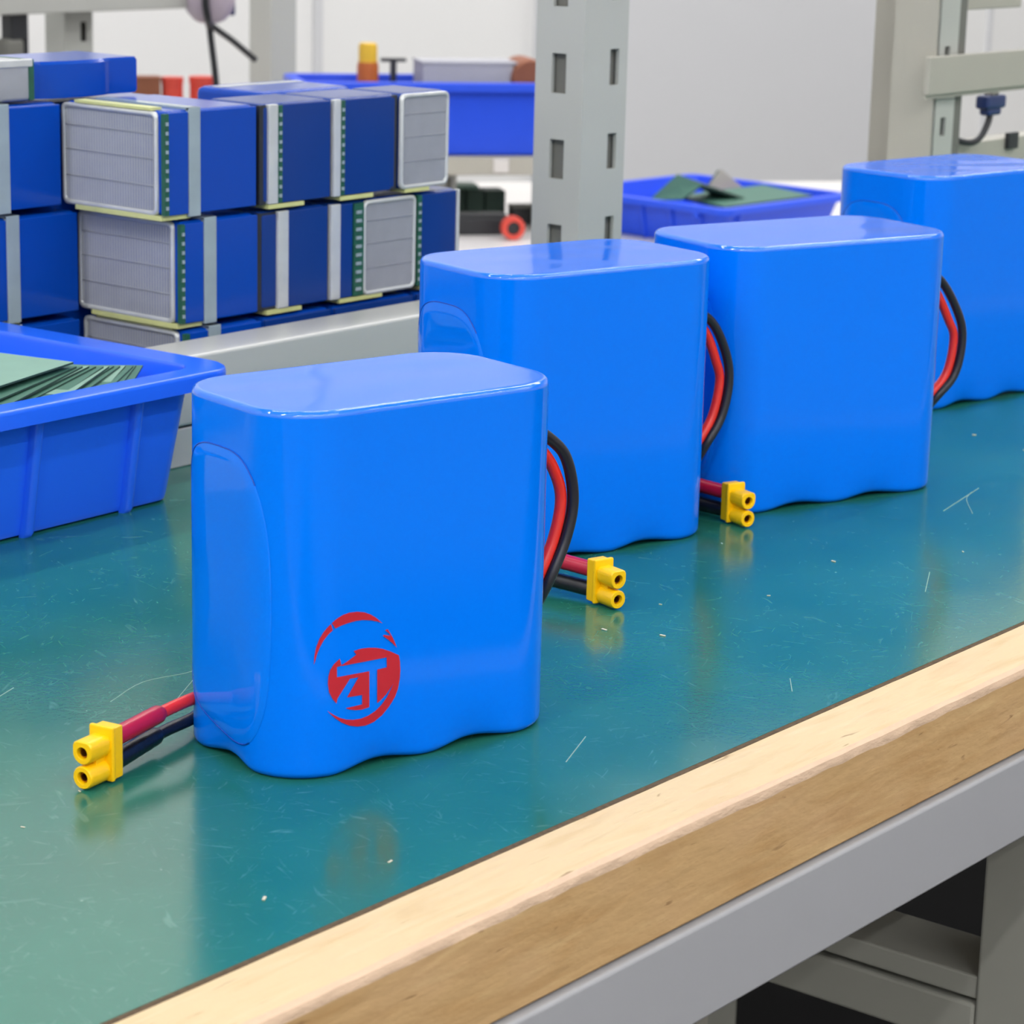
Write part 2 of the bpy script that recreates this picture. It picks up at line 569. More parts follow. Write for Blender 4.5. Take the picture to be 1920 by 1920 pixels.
def end_oval(W, D, H, off, n=72):
    """points of the film opening on the -X end: wrapped round the pack outline. u runs along the outline from the middle of
    the end (u = 0), positive towards the front corner"""
    flat = D / 2 - RC

    def wrap(u, z, o):
        if abs(u) <= flat:
            return Vector((-W / 2 - o, -u, z))
        s = 1 if u > 0 else -1
        a = (abs(u) - flat) / RC
        return Vector((-W / 2 + RC - (RC + o) * math.cos(a), -s * (flat + (RC + o) * math.sin(a)), z))
    uc, ur = -0.0015, D / 2 - RC + 0.0075
    zc, zr = H * 0.475, H * 0.395
    out = []
    for k in range(n):
        a = 2 * math.pi * k / n
        ca, sa = math.cos(a), math.sin(a)
        e = 0.62
        u = uc + ur * math.copysign(abs(ca) ** e, ca)
        z = zc + zr * math.copysign(abs(sa) ** (0.80 if sa > 0 else 0.62), sa)
        if sa < 0:      # lower edge droops towards the front corner
            z += -0.0042 * (u / ur) * (-sa)
        out.append((u, z))
    return out, wrap


def film_patch(W, D, H):
    pts, wrap = end_oval(W, D, H, 0)
    bm = bmesh.new()
    uc = sum(p[0] for p in pts) / len(pts)
    zc = sum(p[1] for p in pts) / len(pts)
    R = []
    for s, o in ((1.0, 0.00004), (0.985, 0.00016), (0.9, 0.0002), (0.75, 0.0002), (0.55, 0.0002), (0.35, 0.0002), (0.15, 0.0002)):
        R.append([bm.verts.new(wrap(uc + (u - uc) * s, zc + (z - zc) * s, o)) for u, z in pts])
    n = len(pts)
    for a, c in zip(R, R[1:]):
        for k in range(n):
            bm.faces.new((a[k], a[(k + 1) % n], c[(k + 1) % n], c[k]))
    bm.faces.new(R[-1])
    return bm


def film_seam(W, D, H):
    pts, wrap = end_oval(W, D, H, 0)
    n = len(pts)
    path = [wrap(u, z, 0.0001) for u, z in (pts[(i + 10) % n] for i in range(n - 22, -1, -1))]
    return tube(path, 0.00011, seg=6, cap=False)


def connector(parent, P, d, mir=1):
    """yellow two-pole plug standing on its edge; P = ground point under the front of the barrels, d = direction it points"""
    d = Vector((d[0], d[1], 0)).normalized()
    s = Vector((-d.y, d.x, 0))
    k_ = 0.92
    MT = Matrix(((d.x * k_, s.x * k_, 0, P[0]), (d.y * k_, s.y * k_, 0, P[1]), (0, 0, k_, P[2] if len(P) > 2 else 0.0), (0, 0, 0, 1)))
    bm = bmesh.new()
    # block, collar and stepped rear: local x points out of the sockets
    t = bx(-0.0098, -0.0060, -0.0025, 0.0025, 0.0006, 0.0112, bev=0.0004)
    join(bm, t, MT)
    t = bx(-0.0070, -0.0058, -0.0029, 0.0029, 0.0004, 0.0116, bev=0.0005)
    join(bm, t, MT)
    t = bx(-0.0060, -0.0030, -0.0011, 0.0011, 0.0036, 0.0080)
    join(bm, t, MT)
    o = obj('connector', bm, M['yellow'], parent, smooth=True, angle=40)
    o['label'] = 'yellow nylon two-pole connector'
    for zc, rnd in ((0.0076, 0), (0.0026, 1)):
        # barrel: round one side, chamfered the other, with a bored socket
        pr = []
        for k in range(24):
            a = 2 * math.pi * k / 24
            r = 0.00235
            y, z = r * math.cos(a), r * math.sin(a)
            lim = (z > 0) if not rnd else False
            if lim:      # squared, chamfered upper half
                m_ = max(abs(math.cos(a)), abs(math.sin(a)))
                q = min(1 / m_, 1.24 / (abs(math.cos(a)) * 0.7071 + abs(math.sin(a)) * 0.7071) * 0.97)
                y, z = y * q, z * q
            pr.append((y, z))
        hole = [(0.00115 * math.cos(2 * math.pi * k / 24), 0.00115 * math.sin(2 * math.pi * k / 24)) for k in range(24)]
        rings = [[(-0.0062, y, zc + z) for y, z in pr], [(-0.0003, y, zc + z) for y, z in pr],
                 [(0.0, y * 0.9, zc + z * 0.9) for y, z in pr], [(0.0, y * 1.12, zc + z * 1.12) for y, z in hole],
                 [(-0.0002, y, zc + z) for y, z in hole], [(-0.0045, y, zc + z) for y, z in hole]]
        t = ringsweep(rings)
        t.transform(MT)
        b = obj('barrel', t, M['yellow'], o, smooth=True, angle=40)
        t = bmesh.new()
        rr_ = [(0.0010, -0.0044), (0.0010, -0.0008), (0.00078, -0.0007), (0.00078, -0.0043)]
        t = ringsweep([[(x, r * math.cos(2 * math.pi * k / 20), zc + r * math.sin(2 * math.pi * k / 20)) for k in range(20)]
                       for r, x in rr_], True, True)
        t.transform(MT)
        obj('contact', t, M['brass'], o, smooth=True, angle=40)
    return MT


def pack(loc, rz, W, D, H, label, seed, exit_pts=None, con=None, loop=None, ly=-0.008):
    t = thing('battery_pack', label, 'battery', loc, rz, 'blue battery packs in a row on the green bench')
    obj('body', pack_body(W, D, H, seed), M['blue'], t, smooth=True, angle=60)
    obj('top_film', pack_top(W, D, H, seed), [M['blue_top'], M['blue_rim']], t, smooth=True)
    obj('end_film', film_patch(W, D, H), M['blue_inner'], t, smooth=True)
    obj('film_seam', film_seam(W, D, H), M['blue_seam'], t, smooth=True)
    w, d = W / 2, D / 2
    MT = None
    if con:
        MT = connector(t, con[0], con[1])
    for nm, dy, dz, sgn in (('black', 0.0, 0.0, 0), ('red', 0.0, 0.0, 1)):
        m1, m2 = M[nm + '_wire'], M[nm + '_sleeve']
        parts = []
        if loop:
            # loop out of the far end: red lies on the inner side of black
            k = 0.0021 * sgn
            ln = []
            for i, (lx, lz) in enumerate(loop):
                ln.append((lx - k * (1.0 if 0 < i < len(loop) - 1 else 0.6), ly + 0.0012 * sgn, lz - (0.0022 * sgn if i < 2 else (-0.0022 * sgn if i > 4 else 0))))
            p = [(w - 0.004, ly + 0.0012 * sgn, ln[0][1 + 1] + 0.0045)] + ln
            p = p[:-1] + [(w + 0.0034 - k * 0.3, ly + 0.0045 + 0.0015 * sgn, ln[-1][2] + 0.001), (w + 0.0030, 0.0035 + 0.001 * sgn, 0.0075 + 0.0015 * sgn), (w + 0.0030, d - 0.003, 0.0022 + 0.0024 * sgn),
                  (w - 0.005, d + 0.004, 0.0014 + 0.0024 * sgn)]
            parts += p
        else:
            parts += [(w - 0.004, 0, 0.03), (w + 0.006, 0.004, 0.02), (w + 0.004, d - 0.003, 0.0022 + 0.0024 * sgn), (w - 0.005, d + 0.004, 0.0014 + 0.0024 * sgn)]
        parts += [(0, d + 0.0035, 0.0014 + 0.0024 * sgn)]
        if con:
            tail = exit_pts[nm]
            end = MT @ Vector((-0.0092, 0, 0.0079 if sgn else 0.0029))
            sl0 = MT @ Vector((-0.0185, 0, 0.0076 if sgn else 0.0027))
            sl0 = Vector(tail[-1])
            path = spline(parts + tail[:-1] + [tuple(sl0), tuple(end)], 12)
            obj(nm + '_wire', tube(path[:-6], 0.00118), m1, t, smooth=True, angle=50)['label'] = nm + ' silicone wire'
            sp = path[-13:]
            dirv = (sp[1] - sp[0]).normalized()
            rads = [0.00120, 0.0017, 0.00178, 0.00174, 0.00182, 0.00176, 0.0018, 0.00178, 0.0018, 0.0018, 0.0018, 0.0018, 0.0018]
            obj(nm + '_sleeve', tube(sp, rads[:len(sp)]), m2, t, smooth=True, angle=50)['label'] = (
                'crimson heat-shrink sleeve' if sgn else 'black heat-shrink sleeve')
        else:
            path = spline(parts + [(-w + 0.006, d + 0.0035, 0.0014 + 0.0024 * sgn)], 12)
            obj(nm + '_wire', tube(path, 0.00118), m1, t, smooth=True, angle=50)['label'] = nm + ' silicone wire'
    return t


P1 = pack((0, 0, 0), -0.2195, 0.06554, 0.03835, 0.0680,
          'foremost blue battery pack, with a red round emblem printed on its front', 1,
          exit_pts={'red': [(-0.020, 0.0222, 0.0052), (-0.0317, 0.0128, 0.0082), (-0.0405, 0.0092, 0.0082)],
                    'black': [(-0.020, 0.0225, 0.0024), (-0.0300, 0.0160, 0.0030), (-0.0398, 0.0115, 0.0032)]},
          con=((-0.0622, 0.0006, 0), (-0.924, -0.38)),
          loop=[(0.0364, 0.0540), (0.0408, 0.0494), (0.0428, 0.0412), (0.0412, 0.0333), (0.0368, 0.0248), (0.034, 0.016)])
P2 = pack((0.1420, 0.0638, 0), -0.2501, 0.06933, 0.04071, 0.0698,
          'second blue battery pack from the front, behind the one with the emblem', 2,
          exit_pts={'red': [(-0.030, 0.0245, 0.0042), (-0.0405, 0.012, 0.0052), (-0.0400, -0.015, 0.0072), (-0.0338, -0.0385, 0.0078)],
                    'black': [(-0.031, 0.026, 0.0022), (-0.0428, 0.012, 0.0022), (-0.0425, -0.015, 0.0026), (-0.0342, -0.0375, 0.0030)]},
          con=((-0.0300, -0.0601, 0), (-0.034, -1.0)),
          loop=[(0.0388, 0.0519), (0.0440, 0.0437), (0.0456, 0.0360), (0.0436, 0.0272), (0.0388, 0.0206), (0.036, 0.013)], ly=-0.010)
P3 = pack((0.2268, 0.0510, 0), -0.3215, 0.07628, 0.04191, 0.0695,
          'third blue battery pack from the front, between the second and the farthest', 3,
          exit_pts={'red': [(-0.034, 0.0255, 0.0042), (-0.0435, 0.014, 0.0050), (-0.0432, 0.002, 0.0066), (-0.0412, -0.0095, 0.0076)],
                    'black': [(-0.035, 0.027, 0.0022), (-0.0458, 0.014, 0.0022), (-0.0450, 0.002, 0.0026), (-0.0420, -0.0090, 0.0030)]},
          con=((-0.0382, -0.0316, 0), (-0.048, -1.0)),
          loop=[(0.0432, 0.0546), (0.0503, 0.0453), (0.0527, 0.0377), (0.0508, 0.0281), (0.0445, 0.0220), (0.040, 0.014)])
P4 = pack((0.3744, 0.0893, 0), -0.1529, 0.07093, 0.04134, 0.0726,
          'farthest blue battery pack, cut off by the right edge of the picture', 4)

# emblem printed on the front of the first pack: outline points (mm along the front, mm up), laid on the wrap
LOGO = [
    [(-22.43, 29.39), (-21.39, 30.07), (-20.14, 30.51), (-18.72, 30.73), (-16.97, 30.62), (-15.37, 30.25), (-13.93, 29.58), (-12.63, 28.69), (-11.32, 27.52), (-12.46, 28.07), (-13.91, 28.53), (-15.68, 28.88), (-17.27, 28.96), (-18.86, 28.84), (-20.28, 28.64), (-21.68, 28.29)],
    [(-22.6, 29.23), (-22.24, 28.01), (-23.13, 27.32), (-23.96, 26.37), (-24.63, 25.22), (-25.15, 23.91), (-25.48, 22.72), (-25.74, 21.92), (-25.62, 23.67), (-25.3, 25.27), (-24.77, 26.64), (-24.11, 27.73), (-23.42, 28.53)],
    [(-10.73, 26.12), (-10.08, 26.17), (-9.47, 25.22), (-8.83, 24.15), (-8.32, 23.1), (-8.03, 22.36), (-8.98, 23.35), (-9.97, 24.21), (-11.2, 25.13), (-10.96, 25.27), (-9.41, 24.84), (-9.91, 25.46)],
    [(-20.69, 22.45), (-20.36, 21.3), (-20.28, 21.11), (-21.3, 20.97), (-21.28, 19.06), (-18.43, 19.01), (-14.13, 18.92), (-14.04, 12.06), (-14.81, 11.97), (-15.78, 11.9), (-17.06, 12.06), (-18.35, 12.39), (-19.31, 12.85), (-15.63, 12.87), (-15.65, 14.7), (-19.02, 14.85), (-16.47, 18.22), (-18.42, 18.27), (-21.16, 14.97), (-21.31, 14.11), (-22.16, 15.14), (-22.83, 16.47), (-23.1, 18.01), (-23.0, 19.49), (-22.65, 20.66), (-21.92, 21.64)],
    [(-20.28, 21.15), (-18.93, 21.69), (-17.03, 22.56), (-17.65, 23.37), (-16.09, 23.52), (-14.48, 23.42), (-12.87, 23.14), (-11.24, 22.67), (-9.44, 21.85), (-7.5, 20.78), (-7.25, 19.6), (-7.12, 17.92), (-7.22, 16.27), (-7.6, 14.39), (-8.31, 12.86), (-9.6, 11.29), (-11.21, 9.93), (-12.99, 9.02), (-14.77, 8.69), (-16.7, 8.85), (-18.48, 9.38), (-20.08, 10.24), (-21.52, 11.34), (-22.57, 12.34), (-23.19, 13.04), (-21.98, 12.11), (-20.57, 11.23), (-19.13, 10.64), (-17.68, 10.31), (-15.92, 10.2), (-14.3, 10.45), (-12.69, 11.04), (-11.24, 12.02), (-10.12, 13.19), (-9.16, 14.68), (-8.64, 15.63), (-9.17, 14.96), (-10.29, 13.78), (-11.42, 12.95), (-12.26, 12.48), (-12.35, 18.92), (-10.18, 18.95), (-10.27, 20.88), (-20.2, 21.0)]]
bm = bmesh.new()
for poly in LOGO:
    f = bm.faces.new([bm.verts.new((a, b, 0)) for a, b in poly])
bmesh.ops.triangulate(bm, faces=bm.faces[:])
for k in range(6):
    bmesh.ops.bisect_plane(bm, geom=bm.verts[:] + bm.edges[:] + bm.faces[:], plane_co=(-21.0 - k * 0.8, 0, 0), plane_no=(1, 0, 0))
W1, D1 = 0.06554, 0.03835
for v in bm.verts:
    u, z = v.co.x / 1000, v.co.y / 1000
    o = 0.00018
    if u >= -W1 / 2 + RC:
        v.co = (u, -D1 / 2 - o, z)
    else:
        a = (-W1 / 2 + RC - u) / RC
        v.co = (-W1 / 2 + RC - (RC + o) * math.sin(a), -D1 / 2 + RC - (RC + o) * math.cos(a), z)
obj('emblem', bm, M['logo'], P1)['label'] = 'red round emblem with cut-out letters Z and T'


# ------------------------------------------------------------------ plastic bins
def bin_(name, label, loc, rz, L, D, H, m, taper=0.004, fl=0.006, skirt=0.0045, rib_pitch=0.0335, rib0=None, group=None, rside=0.009, wl=0.0014):
    """open tub, origin at the base centre. L, D are the outer sizes of the rim; the walls taper towards the base"""
    t = thing(name, label, 'bin', loc, rz, group)
    wt, dt = L - 2 * rside, D - 2 * fl           # tub outer size at the top
    wb, db = wt - 2 * taper, dt - 2 * taper * 1.3
    rc = 0.007
    rings = [rrect(wb - 0.004, db - 0.004, rc * 0.7, z=0.0), rrect(wb - 0.001, db - 0.001, rc * 0.8, z=0.0006), rrect(wb, db, rc * 0.9, z=0.002),
             rrect(wt, dt, rc, z=H - 0.0012),
             rrect(wt - 2 * wl, dt - 2 * wl, rc - wl, z=H - 0.0012), rrect(wb - 2 * wl, db - 2 * wl, rc * 0.8 - wl * 0.5, z=0.003)]
    obj('tub', ringsweep(rings), m, t, smooth=True, angle=40)
    # rim: flange with a down-turned skirt
    ro = 0.010
    rings = [rrect(wt - 2 * wl, dt - 2 * wl, rc - wl, z=H - 0.003), rrect(wt - 2 * wl, dt - 2 * wl, rc - wl, z=H - 0.0007),
             rrect(wt - 1.2 * wl, dt - 1.2 * wl, rc - wl * 0.6, z=H),
             rrect(L - 0.0014, D - 0.0014, ro, z=H), rrect(L - 0.0004, D - 0.0004, ro, z=H - 0.0004), rrect(L, D, ro, z=H - 0.0012), rrect(L, D, ro, z=H - skirt),
             rrect(L - 2 * wl, D - 2 * wl, ro - wl, z=H - skirt), rrect(L - 2 * wl, D - 2 * wl, ro - wl, z=H - 0.002),
             rrect(wt + 0.0002, dt + 0.0002, rc, z=H - 0.002)]
    obj('rim', ringsweep(rings, False, False), m, t, smooth=True, angle=40)
    # ribs along both long sides and both ends

    def rib(px, py, nx, ny, hw, pr):
        # nx, ny = outward normal; runs from under the flange to the foot, leaning with the wall
        b_ = bmesh.new()
        tx, ty = -ny, nx
        rg = []
        for f, zz in ((0.0, 0.0), (0.02, 0.0012), (1.0, H - 0.0022)):
            ox = px[0] + (px[1] - px[0]) * f
            oy = py[0] + (py[1] - py[0]) * f
            ring = []
            for k in range(7):
                a = math.pi * k / 6
                q = pr * (0.55 if zz == 0.0 else 1.0)
                ring.append((ox + tx * hw * math.cos(a) + nx * q * math.sin(a) ** 0.6, oy + ty * hw * math.cos(a) + ny * q * math.sin(a) ** 0.6, zz))
            ring.append((ox - tx * hw - nx * 0.0006, oy - ty * hw - ny * 0.0006, zz))
            ring.append((ox + tx * hw - nx * 0.0006, oy + ty * hw - ny * 0.0006, zz))
            rg.append(ring)
        obj('rib', ringsweep(rg), m, t, smooth=True, angle=50)
    x = rib0 if rib0 is not None else -wb / 2 + rib_pitch / 2
    while x > -wb / 2 + 0.006:
        if x < wb / 2 - 0.004:
            for sy in (-1, 1):
                rib((x, x), (sy * db / 2, sy * dt / 2), 0, sy, 0.0016, 0.0021)
        x -= rib_pitch
    y = -db / 2 + rib_pitch / 2
    while y < db / 2 - 0.006:
        for sx in (-1, 1):
            rib((sx * wb / 2, sx * wt / 2), (y, y), sx, 0, 0.0016, 0.0021)
        y += rib_pitch
    for sx in (-1, 1):
        obj('handle_lug', bx(sx * (wt / 2 + 0.0042) - 0.0022, sx * (wt / 2 + 0.0042) + 0.0022, -D * 0.34, -D * 0.34 + 0.004, H - 0.0082, H - 0.0018, bev=0.0008),
            m, t, smooth=True, angle=50)
    return t


BL, BD, BH = 0.206, 0.118, 0.0350
brz = math.radians(1.5)
BC = (0.0105, 0.2030)
bin_('parts_bin', 'near blue plastic bin holding green boards, left of the emblem battery pack', (BC[0], BC[1], 0), brz, BL, BD, BH, M['bin'], rib0=0.0715)

# green insulation boards piled in the near bin
BOARD_GROUP = 'green boards in the near bin'


def slab(name, pts, th, m, label, group=None):
    """flat board from four corner points"""
    P = [Vector(p) for p in pts]
    n = (P[1] - P[0]).cross(P[3] - P[0]).normalized()
    if n.z < 0:
        n = -n
    o = obj(name, ringsweep([[p - n * th for p in P], [p for p in P]]), [m, M['board_edge']])
    for p in o.data.polygons:
        if abs(p.normal.dot(n)) < 0.5:
            p.material_index = 1  # dark edge colour stands in for the shadow gaps between boards
    return tag(o, label, 'board', group)


ordn = ['first', 'second', 'third', 'fourth', 'fifth', 'sixth', 'seventh', 'eighth', 'ninth', 'tenth', 'eleventh', 'twelfth']
rg = random.Random(5)
for i in range(12):
    f = i / 11
    A = Vector((0.1010 - 0.0250 * f, 0.1685 - 0.0030 * f + rg.uniform(-0.0006, 0.0006), 0.0338 + 0.0034 * f))
    a = math.radians(217 - 19 * f + rg.uniform(-3, 3))
    e = Vector((math.cos(a), math.sin(a), -0.045 + rg.uniform(-0.02, 0.01)))
    n = Vector((math.sin(a), -math.cos(a), -0.03))
    lim = (0.1515 - A.y) / e.y if e.y < -0.05 else 0.05
    ln = min(0.045, lim)
    slab('insulation_board', (A, A + e * ln, A + e * ln + n * 0.040, A + n * 0.040), 0.00045, M['board_light'] if i in (3, 6, 9) else M['board'],
         'green board %s from the right in the fan in the near bin' % ordn[i], BOARD_GROUP)
slab('insulation_board', ((0.0745, 0.1655, 0.0386), (0.0180, 0.1530, 0.0366), (0.0085, 0.1950, 0.0366), (0.0650, 0.2080, 0.0386)), 0.0005, M['board_light'],
     'large pale green board lying on top of the pile in the near bin', BOARD_GROUP)
slab('insulation_board', ((0.0650, 0.1625, 0.0366), (0.0160, 0.1520, 0.0325), (0.0075, 0.1930, 0.0325), (0.0560, 0.2040, 0.0366)), 0.0005, M['board'],
     'green board just under the large pale board in the near bin', BOARD_GROUP)
slab('insulation_board', ((0.0600, 0.1560, 0.0326), (0.0160, 0.1518, 0.0300), (0.0130, 0.1900, 0.0290), (0.0560, 0.1950, 0.0310)), 0.0005, M['board'],
     'lowest green board at the front wall in the near bin', BOARD_GROUP)


# ------------------------------------------------------------------ rear rack standing along the back edge of the bench
def slotted_post(parent, x0, x1, y0, y1, z0, z1, slotsX=None, slotsY=None, m=None, th=0.0014):
    """hollow upright. slotsX: slots of the -X face as (y range, list of z ranges); slotsY: of the -Y face"""
    m = m or M['grey_steel']

    def panel(a0, a1, sl):
        # rectangle a0..a1 by z0..z1 with rectangular holes, as a flat grid in (a, z)
        bm = bmesh.new()
        if sl:
            (s0, s1), zr = sl
            A = [a0, s0, s1, a1]
            Z = sorted([z0, z1] + [q for r in zr for q in r])
        else:
            A, Z, zr, s0, s1 = [a0, a1], [z0, z1], [], 0, 0
        V = {}
        for i, a in enumerate(A):
            for j, z in enumerate(Z):
                V[i, j] = bm.verts.new((a, 0, z))
        for i in range(len(A) - 1):
            for j in range(len(Z) - 1):
                mid = ((A[i] + A[i + 1]) / 2, (Z[j] + Z[j + 1]) / 2)
                if sl and s0 < mid[0] < s1 and any(r[0] < mid[1] < r[1] for r in zr):
                    continue
                bm.faces.new((V[i, j], V[i + 1, j], V[i + 1, j + 1], V[i, j + 1]))
        g = bmesh.ops.extrude_face_region(bm, geom=bm.faces[:])
        bmesh.ops.translate(bm, verts=[v for v in g['geom'] if isinstance(v, bmesh.types.BMVert)], vec=(0, th, 0))
        return bm
    b = panel(x0, x1, slotsY)
    b.transform(Matrix.Translation((0, y0, 0)))
    obj('slotted_face' if slotsY else 'plain_face', b, m, parent)
    b = panel(y0 + th, y1, slotsX)
    b.transform(Matrix(((0, 1, 0, x0), (1, 0, 0, 0), (0, 0, 1, 0), (0, 0, 0, 1))))
    obj('slotted_face' if slotsX else 'plain_face', b, m, parent)
    b = bx(x1 - th, x1, y0 + th, y1, z0, z1)
    box(b, x0 + th, x1 - th, y1 - th, y1, z0, z1)
    obj('rear_faces', b, M['slot_dark'] if (slotsX or slotsY) else m, parent)  # slotted posts: shade of the hollow put into the rear colour


BEAM_Z = 0.0305
rack = thing('rack_beam', 'grey steel beam along the back of the green bench, below the stack', 'beam', (0, 0, 0))
BEX0 = 0.1185
t = bx(BEX0, 1.05, 0.182, 0.2, 0.0112, BEAM_Z, bev=0.0011)
obj('beam_top_rail', t, M['beam_steel'], rack, smooth=True, angle=50)
obj('beam_skirt', bx(BEX0, 1.05, 0.1826, 0.1995, 0.0, 0.0107, bev=0.0004), M['beam_steel'], rack)
obj('beam_joint', bx(BEX0 + 0.001, 1.049, 0.1835, 0.199, 0.0105, 0.0115), M['dark'], rack)

post = thing('rack_post', 'slotted grey steel post standing in the middle of the picture', 'post', (0, 0, 0), 0, 'slotted rack posts')
pitch = 0.0271
sx = [(0.0911 - pitch * k, 0.1036 - pitch * k) for k in range(-12, 3)]
sy = [(0.0936 - pitch * 0.985 * k, 0.1050 - pitch * 0.985 * k) for k in range(-12, 3)]
slotted_post(post, 0.3033, 0.3265, 0.182, 0.2012, BEAM_Z, 0.45, ((0.1889, 0.1946), sx), ((0.3172, 0.3220), sy))

obj('slot_shade_block', bx(0.3033 + 0.0022, 0.3245, 0.182 + 0.0022, 0.199, BEAM_Z, 0.4495), M['slot_dark'], post)  # added block, the shade behind the slots put into its grey
post = thing('rack_post', 'wide grey rack post at the upper right, beside the cross bar', 'post', (0, 0, 0), 0, 'slotted rack posts')
slotted_post(post, 0.5249, 0.5256, 0.182, 0.2007, BEAM_Z, 0.45, None, None, M['beige_steel'], th=0.0006)
b_ = bmesh.new()
slz = [(0.0905 - pitch * k, 0.0975 - pitch * k) for k in range(-12, 2)]
zs = BEAM_Z
for z0_, z1_ in sorted(slz):
    if z0_ <= zs:
        continue
    box(b_, 0.5300, 0.5445, 0.1835, 0.1850, zs, z0_)
    box(b_, 0.5300, 0.5345, 0.1835, 0.1850, z0_, z1_)
    box(b_, 0.5385, 0.5445, 0.1835, 0.1850, z0_, z1_)
    zs = z1_
obj('slotted_face', b_, M['grey_steel'], post)
obj('channel_shade_block', bx(0.5258, 0.5445, 0.1868, 0.1990, BEAM_Z, 0.45), M['channel'], post)  # added dark block, colour stands in for shade in the open channel
obj('side_flange', bx(0.5447, 0.5500, 0.1835, 0.2000, BEAM_Z, 0.45), M['slot_dark'], post)
post = thing('rack_post', 'narrow rear rack post directly behind the wide post at the upper right', 'post', (0, 0, 0), 0, 'slotted rack posts')
slotted_post(post, 0.5900, 0.6080, 0.2300, 0.2480, 0.0, 0.45, None, ((0.5960, 0.6010), [(0.085 - pitch * k, 0.095 - pitch * k) for k in range(-12, 2)]), M['beige_steel'])
bar = thing('rack_cross_bar', 'horizontal grey cross bar joining the post at the upper right', 'bar')
obj('bar', bx(0.5165, 0.72, 0.1792, 0.1818, 0.0800, 0.0945, bev=0.0005), M['beige_steel'], bar, smooth=True, angle=50)
obj('bar_lip', bx(0.5165, 0.72, 0.1806, 0.1818, 0.0785, 0.0800), M['beige_steel'], bar)
bar = thing('rack_cross_bar', 'low grey cross bar behind the farthest battery pack', 'bar')
obj('bar', bx(0.5502, 0.74, 0.190, 0.200, 0.0480, 0.0580, bev=0.0006), M['beige_steel'], bar, smooth=True, angle=50)
obj('bar_slot_shade', bx(0.600, 0.608, 0.1880, 0.1901, 0.0535, 0.060), M['dark'], bar)  # dark block coloured as the shade in a slot of the bar
bar = thing('rack_cross_bar', 'short grey cross bar at the top right corner of the picture', 'bar')
obj('bar', bx(0.5502, 0.5985, 0.186, 0.196, 0.1105, 0.128, bev=0.0006), M['beige_steel'], bar, smooth=True, angle=50)

plug = thing('power_plug', 'navy blue plug hanging under the cross bar at the right', 'plug', (0.5778, 0.1846, 0))
t = bmesh.new()
box(t, -0.0078, 0.0078, -0.002, 0.004, 0.0714, 0.0768, bev=0.0012)
box(t, -0.0052, 0.0052, -0.0014, 0.0034, 0.0688, 0.072, bev=0.001)
obj('plug_body', t, M['navy'], plug, smooth=True, angle=50)
obj('plug_neck', bx(-0.0028, 0.0028, -0.001, 0.003, 0.0768, 0.0785, bev=0.0004), M['beige_card'], plug)
obj('cable', tube(spline([(0, 0.001, 0.0690), (-0.0015, 0.001, 0.0655), (-0.006, 0.001, 0.0610), (-0.0120, 0.0012, 0.0588), (-0.0180, 0.003, 0.0592), (-0.0250, 0.006, 0.062)], 8), 0.0013), M['dark'], plug, smooth=True)

# ------------------------------------------------------------------ stack of cell blocks on the shelf behind the beam
shelf = thing('rear_shelf', 'grey shelf behind the bench carrying the stacked cell blocks', 'shelf')
obj('shelf_board', bx(BEX0 - 0.25, 0.47, 0.2055, 0.34, -0.0190, -0.0004), M['beam_steel'], shelf)
for lx in (BEX0 - 0.24, 0.44):
    for ly in (0.21, 0.31):
        obj('leg', bx(lx, lx + 0.022, ly, ly + 0.022, FLOOR_Z, -0.019), M['leg_steel'], shelf)

STACK = 'blue and grey cell blocks stacked on the shelf'


def ribbed_plate(w, h, pitch=0.00105):
    """vertical fins with a few cross wires, facing -Y, origin at the lower left"""
    bm = bmesh.new()
    n = max(6, int(w / pitch))
    p = w / n
    for i in range(n):
        x = i * p
        vs = [bm.verts.new(q) for q in ((x, 0.0005, 0), (x + p * 0.5, -0.0001, 0), (x + p, 0.0005, 0), (x + p, 0.0005, h), (x + p * 0.5, -0.0001, h), (x, 0.0005, h))]
        bm.faces.new((vs[0], vs[1], vs[4], vs[5]))
        bm.faces.new((vs[1], vs[2], vs[3], vs[4]))
    for f in (0.28, 0.55, 0.8):
        box(bm, 0, w, -0.00012, 0.0006, h * f - 0.00012, h * f + 0.00012)
    return bm


def frame_ring(w, h, t, dep):
    """thin rectangular frame facing -Y"""
    bm = bmesh.new()
    a = rrect(w, h, 0.002, 4)
    b = rrect(w - 2 * t, h - 2 * t, 0.0012, 4)
    cx, cz = w / 2, h / 2
    R = [[(x + cx, dep, y + cz) for x, y, _ in a], [(x + cx, -0.0002, y + cz) for x, y, _ in a], [(x + cx, -0.0005, y + cz) for x, y, _ in rrect(w - t, h - t, 0.0016, 4)],
         [(x + cx, -0.0002, y + cz) for x, y, _ in b], [(x + cx, dep, y + cz) for x, y, _ in b]]
    return ringsweep(R, False, False)


